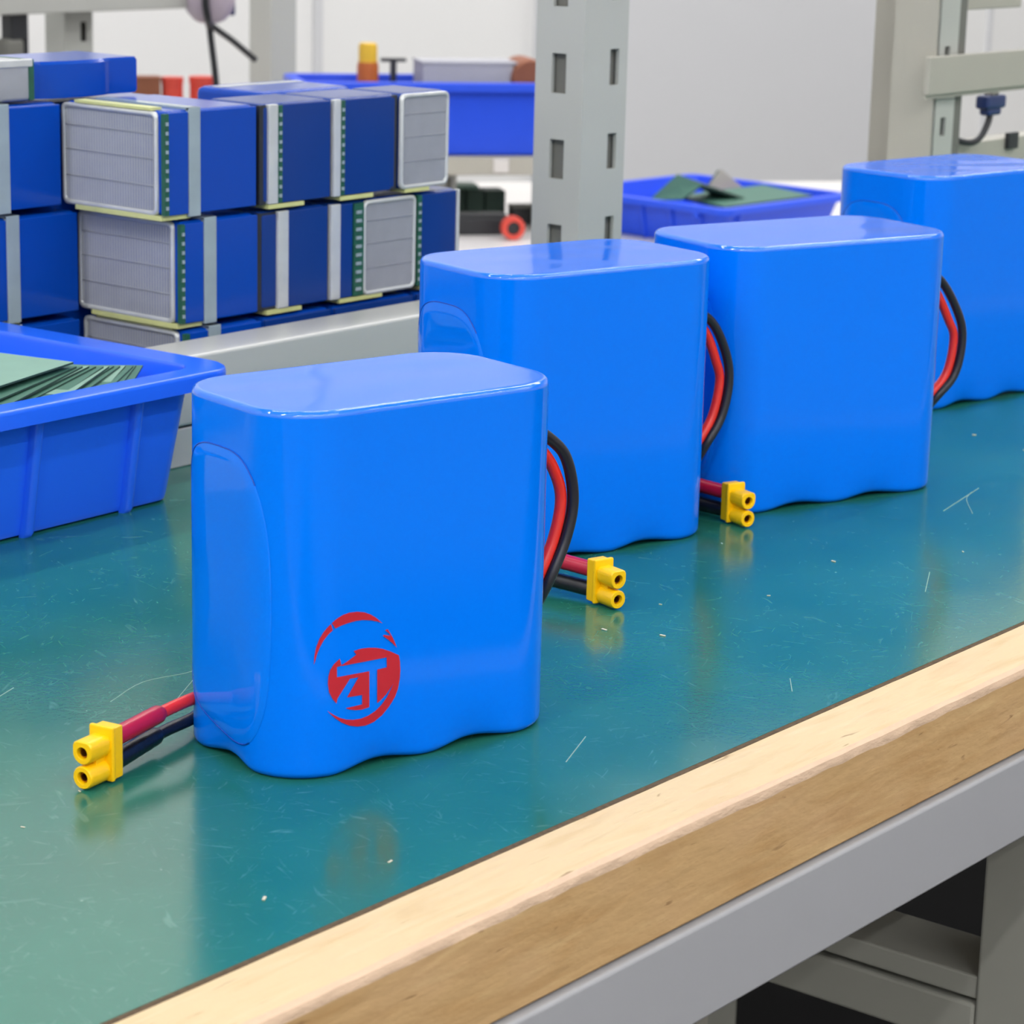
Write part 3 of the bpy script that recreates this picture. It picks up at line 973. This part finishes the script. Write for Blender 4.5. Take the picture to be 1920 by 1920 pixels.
def block(x, y, z, w, d, h, label, front, left=None, body='brick_blue', tape=True, rz=0.0, tape_top=False):
    """cell block with its front left bottom corner at (x, y, z). front: strips of the -Y face as (from, to, kind);
    left = 'plate' puts a ribbed plate on the -X face"""
    t = thing('cell_block', label, 'battery block', (x, y, z), rz, STACK)
    obj('body', bx(0.0006, w - 0.0002, 0.0006, d, 0.0009, h - 0.0005, bev=0.0016), M[body], t, smooth=True, angle=60)
    for a, b, kind in front:
        if kind == 'plate':
            o = obj('ribbed_plate', ribbed_plate(b - a, h - 0.003), M['plate'], t)
            o.location = (a, 0.0, 0.0016)
            o = obj('plate_frame', frame_ring(b - a + 0.001, h - 0.0018, 0.0012, 0.0008), M['silver'], t, smooth=True)
            o.location = (a - 0.0005, 0.0, 0.0010)
        elif kind == 'blue' or kind == 'navy':
            obj('wrap_panel', bx(a, b, 0.0, 0.001, 0.0012, h - 0.001, bev=0.0004), M['brick_blue' if kind == 'blue' else 'brick_navy'], t, smooth=True, angle=50)
        elif kind == 'dark':
            obj('gap_shade_strip', bx(a, b, 0.0008, 0.002, 0.0012, h - 0.001), M['dark'], t)
        elif kind == 'pcb':
            o = obj('circuit_strip', bx(a, b, -0.0003, 0.0012, 0.0014, h - 0.0012), M['green_pcb'], t)
            s = bmesh.new()
            k = 0.003
            while k < h - 0.003:
                box(s, a + (b - a) * 0.2, b - (b - a) * 0.3, -0.0007, -0.0002, k, k + 0.0010)
                k += 0.0026
            obj('solder_tabs', s, M['band'], o)
        elif kind == 'silver':
            obj('silver_edge', bx(a, b, -0.0004, 0.0014, 0.0012, h - 0.0008, bev=0.0003), M['silver'], t, smooth=True, angle=50)
        elif kind == 'band':
            s = bx(a, b, -0.0003, 0.0012, 0.0004, h + 0.0001, bev=0.0002)
            box(s, a, b, 0.0, d * 0.9, h - 0.0006, h + 0.0001)
            obj('tape_band', s, M['band'], t)
    if left == 'plate':
        o = obj('ribbed_plate', ribbed_plate(d - 0.004, h - 0.003), M['plate'], t)
        o.location = (0.0002, d - 0.0005, 0.0016)
        o.rotation_euler = (0, 0, -math.pi / 2)
        o = obj('plate_frame', frame_ring(d - 0.003, h - 0.0018, 0.0013, 0.0008), M['silver'], t, smooth=True)
        o.location = (0.0001, d - 0.0002, 0.0010)
        o.rotation_euler = (0, 0, -math.pi / 2)
    if tape:
        s = bx(-0.0004, w * 0.30, 0.001, d * 0.86, -0.0001, 0.0012)
        box(s, -0.0002, 0.004, d * 0.12, d * 0.86, h - 0.0006, h + 0.0002)
        obj('edge_tape', s, M['yellow_tape'], t)
    else:
        obj('edge_tape', bx(w * 0.1, w * 0.6, -0.0002, d * 0.5, -0.0001, 0.0011), M['yellow_tape'], t)
    return t


Z0, HB = 0.0, 0.0308
typeB = [(0.0, 0.0016, 'pcb'), (0.0017, 0.0093, 'blue'), (0.0093, 0.0141, 'band'), (0.0141, 0.0312, 'blue')]
typeA = [(0.0005, 0.0046, 'blue'), (0.0046, 0.0092, 'band'), (0.0092, 0.0312, 'blue')]
# bottom layer, mostly hidden behind the beam
block(0.1560, 0.2095, Z0, 0.0315, 0.0425, HB, 'cell block in the bottom layer, only its grey top edge above the beam', typeB, 'plate')
block(0.1195, 0.2475, Z0, 0.0315, 0.0425, HB, 'blue cell block at the bottom left of the stack, just above the near bin', typeA)
for k, (x0, wd) in enumerate(((0.1882, 0.0295), (0.2185, 0.0370), (0.2565, 0.0215))):
    block(x0, 0.2095, Z0, wd, 0.0425, HB, 'bottom cell block of the stack hidden behind the beam, ' + ('left of three', 'middle of three', 'right of three')[k],
          [(0.0005, wd - 0.0005, 'navy')], None, tape=False)
# middle layer
z = 0.0312
block(0.1192, 0.2475, z, 0.0318, 0.0425, HB, 'left-edge cell block of the lower visible layer, with pale tape band', typeA)
block(0.1548, 0.2100, z, 0.0312, 0.0425, HB, 'lower visible cell block with grey ribbed side and banded blue front', typeB, 'plate')
block(0.1866, 0.2100, z, 0.0297, 0.0425, HB, 'lower visible cell block with dark left side and one silver edge',
      [(0.0, 0.0076, 'dark'), (0.0076, 0.0121, 'silver'), (0.0122, 0.0294, 'navy')], body='brick_navy', tape=False)
block(0.2166, 0.2095, z, 0.0390, 0.0425, HB, 'lower visible cell block with grey ribbed front between green strips',
      [(0.0, 0.0042, 'silver'), (0.0043, 0.0100, 'navy'), (0.0101, 0.0146, 'pcb'), (0.0150, 0.0384, 'plate')], body='brick_navy', tape=False)
block(0.2562, 0.2095, z, 0.0205, 0.0425, HB, 'rightmost cell block of the lower visible layer, plain blue with a silver edge',
      [(0.0, 0.0020, 'pcb'), (0.0021, 0.0190, 'navy'), (0.0190, 0.0204, 'silver')], body='brick_navy', tape=False)
# upper layer
z = 0.0624
block(0.1115, 0.2475, z, 0.0335, 0.0425, HB, 'cell block in the upper layer at the left edge of the stack', [(0.0005, 0.0060, 'band'), (0.0075, 0.0140, 'band'), (0.0140, 0.0330, 'blue')])
block(0.1488, 0.2100, z, 0.0368, 0.0420, HB, 'upper layer cell block with grey ribbed side and banded blue front',
      [(0.0, 0.0016, 'pcb'), (0.0017, 0.0095, 'blue'), (0.0095, 0.0139, 'band'), (0.0139, 0.0366, 'blue')], 'plate')
block(0.1868, 0.2095, z, 0.0299, 0.0230, HB, 'upper layer cell block with peeling silver left edge, beside the banded block',
      [(0.0, 0.0028, 'dark'), (0.0030, 0.0068, 'silver'), (0.0068, 0.0086, 'pcb'), (0.0087, 0.0296, 'navy')], body='brick_navy', tape=False)
block(0.2170, 0.2090, z, 0.0296, 0.0230, HB, 'upper layer cell block with silver and green strip left of its front',
      [(0.0, 0.0030, 'silver'), (0.0030, 0.0048, 'pcb'), (0.0050, 0.0262, 'navy'), (0.0264, 0.0294, 'dark')], body='brick_navy', tape=False)
block(0.2470, 0.2088, z, 0.0228, 0.0230, HB, 'rightmost cell block of the upper layer, grey ribbed front', [(0.0006, 0.0222, 'plate')], body='brick_navy', tape=False)
# tall packs behind, whose tops show above the upper layer
for x0, y0, wd, tp, lab in ((0.1490, 0.2560, 0.0440, 0.0915, 'tall blue pack directly behind the upper block with the grey ribbed side'),
                            (0.1200, 0.2920, 0.0600, 0.0928, 'tall blue pack behind the upper layer, under the flat packs'),
                            (0.2330, 0.2535, 0.0420, 0.0905, 'tall blue pack behind the right end of the upper layer')):
    t = thing('cell_pack', lab, 'battery block', (x0, y0, 0), 0, STACK)
    obj('body', bx(0, wd, 0, 0.03, 0.0002, tp, bev=0.0022), M['brick_blue'], t, smooth=True, angle=60)
    obj('edge_tape', bx(0.002, wd - 0.002, 0.02, 0.024, tp - 0.0012, tp + 0.0002), M['silver'], t)
# small packs lying on top
t = thing('cell_pack', 'flat grey cell pack lying on top of the stack at the left edge', 'battery block', (0.0905, 0.2492, 0.0934), 0, STACK)
obj('body', bx(0, 0.0455, 0, 0.026, 0.0, 0.0115, bev=0.0012), M['plate'], t, smooth=True, angle=60)
obj('plate_frame', bx(-0.0003, 0.0455, -0.0004, 0.001, 0.0095, 0.0118, bev=0.0004), M['silver'], t)
obj('circuit_strip', bx(0.0440, 0.0458, -0.0003, 0.0257, 0.0004, 0.0116), M['green_pcb'], t)
t = thing('cell_pack', 'flat blue shrink-wrapped pack lying on top of the stack', 'battery block', (0.1368, 0.2530, 0.0934), 0, STACK)
s = bmesh.new()
pts = []
for k in range(41):
    x = 0.0425 * k / 40
    pts.append((x, -0.0024 * max(0.0, math.sin(math.pi * min(1, max(0, (x - 0.005) / 0.026)))) ** 0.5))
ring = [(x, y) for x, y in pts] + [(0.0425, 0.026), (0, 0.026)]
s = ringsweep([[(x * 0.98, y * 0.96, 0.0) for x, y in ring], [(x, y, 0.0008) for x, y in ring], [(x, y, 0.0095) for x, y in ring], [(x * 0.985 + 0.0003, y * 0.95 + 0.0006, 0.0104) for x, y in ring]])
obj('body', s, M['brick_blue'], t, smooth=True, angle=35)

# ------------------------------------------------------------------ far bench across the aisle
far = thing('far_bench', 'white-topped bench across the aisle behind the slotted post', 'workbench', (1.05, 0.86, 0), math.radians(-38.5))
FZ = -0.09
obj('tabletop', bx(-0.34, 0.75, -0.19, 0.26, FZ - 0.03, FZ, bev=0.002), M['white_top'], far, smooth=True, angle=50)
for x in (-0.32, 0.70):
    for y in (-0.15, 0.2):
        obj('leg', bx(x, x + 0.03, y, y + 0.03, FLOOR_Z, FZ - 0.03), M['leg_steel'], far)
# shelf above it
OX, OY = 0.919, 0.90
fs = thing('far_shelf', 'grey shelf over the far bench, under the long blue bin', 'shelf', (OX, OY, 0), math.radians(-38.5))
obj('shelf_rail', bx(-0.13, 0.215, 0.012, 0.030, -0.0490, -0.0362, bev=0.001), M['beige_steel'], fs, smooth=True, angle=50)
obj('shelf_board', bx(-0.13, 0.215, 0.030, 0.105, -0.044, -0.0372), M['beige_steel'], fs)
obj('bracket', bx(0.150, 0.161, 0.0105, 0.013, -0.0470, -0.0375, bev=0.0006), M['white_top'], fs)
for x in (-0.125, 0.105, 0.188):
    p_ = bx(x, x + 0.024, 0.034, 0.054, FZ, -0.044)
    obj('leg', p_, M['grey_steel'], fs)
    obj('leg_slot_shade', bx(x + 0.0035, x + 0.0085, 0.0332, 0.0345, -0.072, -0.054), M['slot_dark'], fs)  # dark strips laid on the leg as the shade in its slots
    obj('leg_slot_shade', bx(x + 0.0165, x + 0.0205, 0.0332, 0.0345, -0.062, -0.053), M['slot_dark'], fs)
bz = -0.0360
ca, sa = math.cos(math.radians(-38.5)), math.sin(math.radians(-38.5))


def fl(u, v, z=0.0):
    return (OX + ca * u - sa * v, OY + sa * u + ca * v, z)


bin_('parts_bin', 'long blue bin on the far shelf, holding a grey carton', fl(0.1085, 0.045, bz), math.radians(-38.5), 0.192, 0.076, 0.0505, M['bin_far'], rib_pitch=0.032, rside=0.006, skirt=0.006)
t = thing('yellow_jar', 'brown jar with a yellow lid in the far blue bin', 'jar', fl(0.0680, 0.050, bz + 0.0035))
obj('jar_body', ringsweep([[(0.0075 * r * math.cos(k * math.pi / 10), 0.0075 * r * math.sin(k * math.pi / 10), z) for k in range(20)] for r, z in ((0.9, 0), (1, 0.002), (1, 0.0545), (0.92, 0.0575))]), M['orange'], t, smooth=True, angle=50)
obj('lid', ringsweep([[(0.0065 * r * math.cos(k * math.pi / 10), 0.0065 * r * math.sin(k * math.pi / 10), z) for k in range(20)] for r, z in ((1, 0.0575), (1, 0.0685), (0.85, 0.0705))]), M['tape_yellow'], t, smooth=True, angle=50)
t = thing('carton', 'grey carton sticking out of the far blue bin', 'box', fl(0.136, 0.048, bz + 0.0035), math.radians(-38.5))
obj('carton_body', bx(-0.0330, 0.0310, -0.018, 0.018, 0, 0.0585, bev=0.0008), M['card'], t)
obj('lid_flap', bx(-0.0335, 0.0335, -0.0185, 0.0185, 0.0580, 0.0596), M['card'], t)
t = thing('paper_roll', 'brown roll at the right end of the far blue bin', 'roll', fl(0.1790, 0.046, bz + 0.0035), math.radians(-38.5))
b_ = ringsweep([[(0.014 * r * math.cos(k * math.pi / 12), y, 0.048 + 0.014 * r * math.sin(k * math.pi / 12)) for k in range(24)] for r, y in ((0.4, -0.0200), (0.9, -0.0205), (1, -0.019), (1, 0.019), (0.9, 0.0205))])
box(b_, -0.008, 0.008, -0.019, 0.019, 0.0, 0.036)
obj('roll_body', b_, M['brown'], t, smooth=True, angle=50)
t = thing('black_clip', 'small black clip on the rim of the far blue bin', 'clip', fl(0.0855, 0.048, bz + 0.0035), math.radians(-38.5))
obj('clip_arm', bx(-0.009, 0.009, -0.002, 0.002, 0.058, 0.0605, bev=0.0006), M['dark'], t)
obj('clip_foot', bx(-0.002, 0.002, -0.002, 0.002, 0.0, 0.059), M['dark'], t)

# rack uprights and top bar over the far bench (left)
rk = 'uprights of the far rack'
t = thing('far_post', 'two-tone grey post of the far rack, left of the long blue bin', 'post', (1.0145, 1.0, 0), 0, rk)
slotted_post(t, 0.0, 0.0262, 0.0, 0.0215, FZ, 0.30)
t = thing('far_post', 'grey slotted post of the far rack near the left edge', 'post', (0.7560, 0.93, 0), 0, rk)
slotted_post(t, 0.0, 0.0235, 0.0, 0.018, FZ, 0.30, None, ((0.0135, 0.0185), [(0.0455 - 0.027 * k, 0.0575 - 0.027 * k) for k in range(-8, 2)]))
t = thing('far_bar', 'grey bar across the top left corner of the picture', 'bar', (0.0, 0, 0))
obj('bar', bx(0.50, 0.85, 0.905, 0.9295, 0.0655, 0.0865, bev=0.001), M['beam_steel'], t, smooth=True, angle=50)
t = thing('hanging_tool', 'blurred black and brown tool hanging from the far bar at the left edge', 'tool', (0.700, 0.915, 0))
tb = bmesh.new()
box(tb, -0.004, 0.009, -0.005, 0.005, 0.050, 0.0695, bev=0.001)
obj('tool_head', tb, M['dark'], t)
tb = bx(-0.009, 0.006, -0.006, 0.006, 0.034, 0.051, bev=0.003)
obj('tool_body', tb, M['slot_dark'], t, smooth=True)
obj('tool_grip', bx(0.007, 0.0105, -0.004, 0.004, 0.028, 0.066, bev=0.001), M['dark'], t)

# hanging lamp head with cables
LY = 0.90
t = thing('hanging_screwdriver', 'lilac plastic tool head with black cables hanging at the top left', 'tool', (0.853, 0.9, 0.0))
rings = []
for z, r in ((0.0562, 0.006), (0.0580, 0.010), (0.063, 0.0145), (0.069, 0.0165), (0.078, 0.017), (0.09, 0.0165), (0.110, 0.014), (0.16, 0.006), (0.3, 0.002)):
    rings.append([(r * math.cos(k * math.pi / 12), r * math.sin(k * math.pi / 12), z) for k in range(24)])
obj('tool_shell', ringsweep(rings), M['lilac'], t, smooth=True)
obj('side_stripe', bx(0.0150, 0.0185, -0.006, 0.006, 0.0605, 0.085, bev=0.0015), M['navy'], t, smooth=True)
obj('cable', tube(spline([(0.0, 0, 0.0575), (0.001, 0, 0.048), (0.0052, 0, 0.022), (0.009, 0, -0.012)], 8), 0.0022), M['dark'], t, smooth=True)
obj('cable', tube(spline([(0.0, 0.0, 0.0555), (0.010, 0, 0.050), (0.022, 0, 0.0435), (0.042, 0, 0.0310)], 8), 0.0021), M['dark'], t, smooth=True)
obj('cable', tube(spline([(-0.014, -0.012, 0.085), (-0.0155, -0.012, 0.070), (-0.011, -0.010, 0.0585), (0.0, 0, 0.0540)], 8), 0.0024), M['dark'], t, smooth=True)

# clutter on the far bench seen between the stack and the slotted post


def ground(x, y):
    return (x, y, FZ)


t = thing('board_pile', 'dark green boards piled on the far bench, left of the slotted post', 'boards', (1.088, 0.872, FZ), math.radians(-38.5))
for k, (a, b, c, d_, e, f_) in enumerate(((-0.030, -0.006, -0.010, 0.012, 0.0, 0.0225), (-0.005, 0.008, -0.011, 0.012, 0.0, 0.0235), (0.009, 0.024, -0.009, 0.012, 0.0, 0.0225))):
    o = obj('board', bx(a, b, c, d_, e, f_, bev=0.0008), M['board_edge'], t)
obj('top_board', bx(-0.030, 0.004, -0.008, 0.012, 0.0237, 0.0262), M['board_light'], t)
t = thing('black_tray', 'black rectangular case on the far bench beside the red ring', 'case', (1.040, 0.8225, FZ), math.radians(-38.5))
obj('case_body', bx(-0.026, 0.0165, -0.007, 0.009, 0, 0.0120, bev=0.0012), M['dark'], t)
obj('case_lid', bx(-0.0265, 0.0170, -0.0075, 0.0095, 0.0120, 0.0145, bev=0.001), M['dark'], t)
t = thing('dark_box', 'small dark box behind the red ring on the far bench', 'box', (1.1060, 0.8360, FZ), math.radians(-38.5))
obj('box_body', bx(-0.011, 0.012, -0.007, 0.007, 0, 0.0115, bev=0.001), M['dark'], t)
obj('box_lid', bx(-0.0115, 0.0125, -0.0075, 0.0075, 0.0115, 0.0135, bev=0.001), M['slot_dark'], t)
t = thing('tape_roll', 'red ring-shaped tape roll standing on the far bench', 'tape roll', (1.0345, 0.7900, FZ), math.radians(-38.5))
prof = [(0.0046, -0.004), (0.0078, -0.0045), (0.0082, -0.003), (0.0082, 0.003), (0.0078, 0.0045), (0.0046, 0.004)]
b_ = bmesh.new()
R_ = [[b_.verts.new((r * math.cos(k * math.pi / 14), y, 0.0082 + r * math.sin(k * math.pi / 14))) for k in range(28)] for r, y in prof]
for i in range(6):
    a, c = R_[i], R_[(i + 1) % 6]
    for k in range(28):
        b_.faces.new((a[k], a[(k + 1) % 28], c[(k + 1) % 28], c[k]))
obj('roll', b_, M['red_plastic'], t, smooth=True, angle=50)
t2 = obj('core', ringsweep([[(0.0047 * math.cos(k * math.pi / 10), y, 0.0082 + 0.0047 * math.sin(k * math.pi / 10)) for k in range(20)] for y in (-0.002, 0.0035)]), M['dark'], t, smooth=True, angle=50)
# red and brown parts behind the stack, on the far shelf's left end
for nm, u, v, s_, hh, m_, lab in (('brown_box', -0.084, 0.062, 0.0095, 0.020, 'brown', 'brown box on the far shelf, left of the red reels'),
                                  ('red_reel', -0.066, 0.060, 0.0085, 0.019, 'red_plastic', 'left of two red reels on the far shelf'),
                                  ('red_reel', -0.0455, 0.062, 0.0100, 0.022, 'red_plastic', 'right of two red reels on the far shelf')):
    t = thing(nm, lab, 'box' if nm == 'brown_box' else 'reel', fl(u, v, -0.0372), math.radians(-38.5), None if nm == 'brown_box' else 'red reels on the far shelf')
    if nm == 'brown_box':
        obj('box_body', bx(-s_, s_, -0.008, 0.008, 0, 0.050, bev=0.001), M[m_], t)
        obj('lid_flap', bx(-s_ - 0.0004, s_ + 0.0004, -0.0084, 0.0084, 0.049, 0.0505), M[m_], t)
    else:
        def cyl(r0, z0_, z1_):
            return ringsweep([[(r0 * math.cos(k * math.pi / 10), r0 * math.sin(k * math.pi / 10), z) for k in range(20)] for z in (z0_, z1_)])
        obj('lower_flange', cyl(s_, 0.0, 0.03), M[m_], t, smooth=True, angle=50)
        obj('winding', cyl(s_ * 0.85, 0.03, 0.046), M[m_], t, smooth=True, angle=50)
        obj('upper_flange', cyl(s_ * 0.9, 0.046, 0.048 + hh * 0.12), M[m_], t, smooth=True, angle=50)

# blue tray with green boards on the far bench, right of the slotted post
tb = thing  # noqa
trz = math.radians(-4)
bin_('parts_bin', 'blue tray with green boards on the far bench, right of the slotted post', (1.176, 0.726, FZ), trz, 0.150, 0.150, 0.0285, M['bin_far'], rib_pitch=0.026, taper=0.006, rside=0.006)


TR = 'green boards in the blue tray'
slab('insulation_board', [(1.1180, 0.7350, -0.0639), (1.1290, 0.7200, -0.0456), (1.1317, 0.7000, -0.0513), (1.1210, 0.7100, -0.0617)], 0.0015, M['board'],
     'green board propped up on the left in the blue tray', TR)
slab('insulation_board', [(1.1295, 0.7190, -0.0460), (1.1322, 0.6995, -0.0517), (1.1820, 0.6900, -0.0660), (1.1800, 0.7200, -0.0650)], 0.0015, M['board_edge'],
     'board coloured dark as shaded underside, leaning against the propped board in the blue tray', TR)  # shade under the propped board made as a dark board
slab('insulation_board', [(1.1280, 0.6780, -0.0640), (1.2300, 0.6720, -0.0640), (1.2440, 0.7240, -0.0625), (1.1420, 0.7300, -0.0625)], 0.002, M['board'],
     'green board lying flat at the front of the blue tray', TR)
slab('beige_card', [(1.1840, 0.7350, -0.0650), (1.2440, 0.7350, -0.0697), (1.2070, 0.7352, -0.0500), (1.2030, 0.7352, -0.0500)], 0.0015, M['beige_card'],
     'beige pointed card sticking up behind the green boards in the tray')
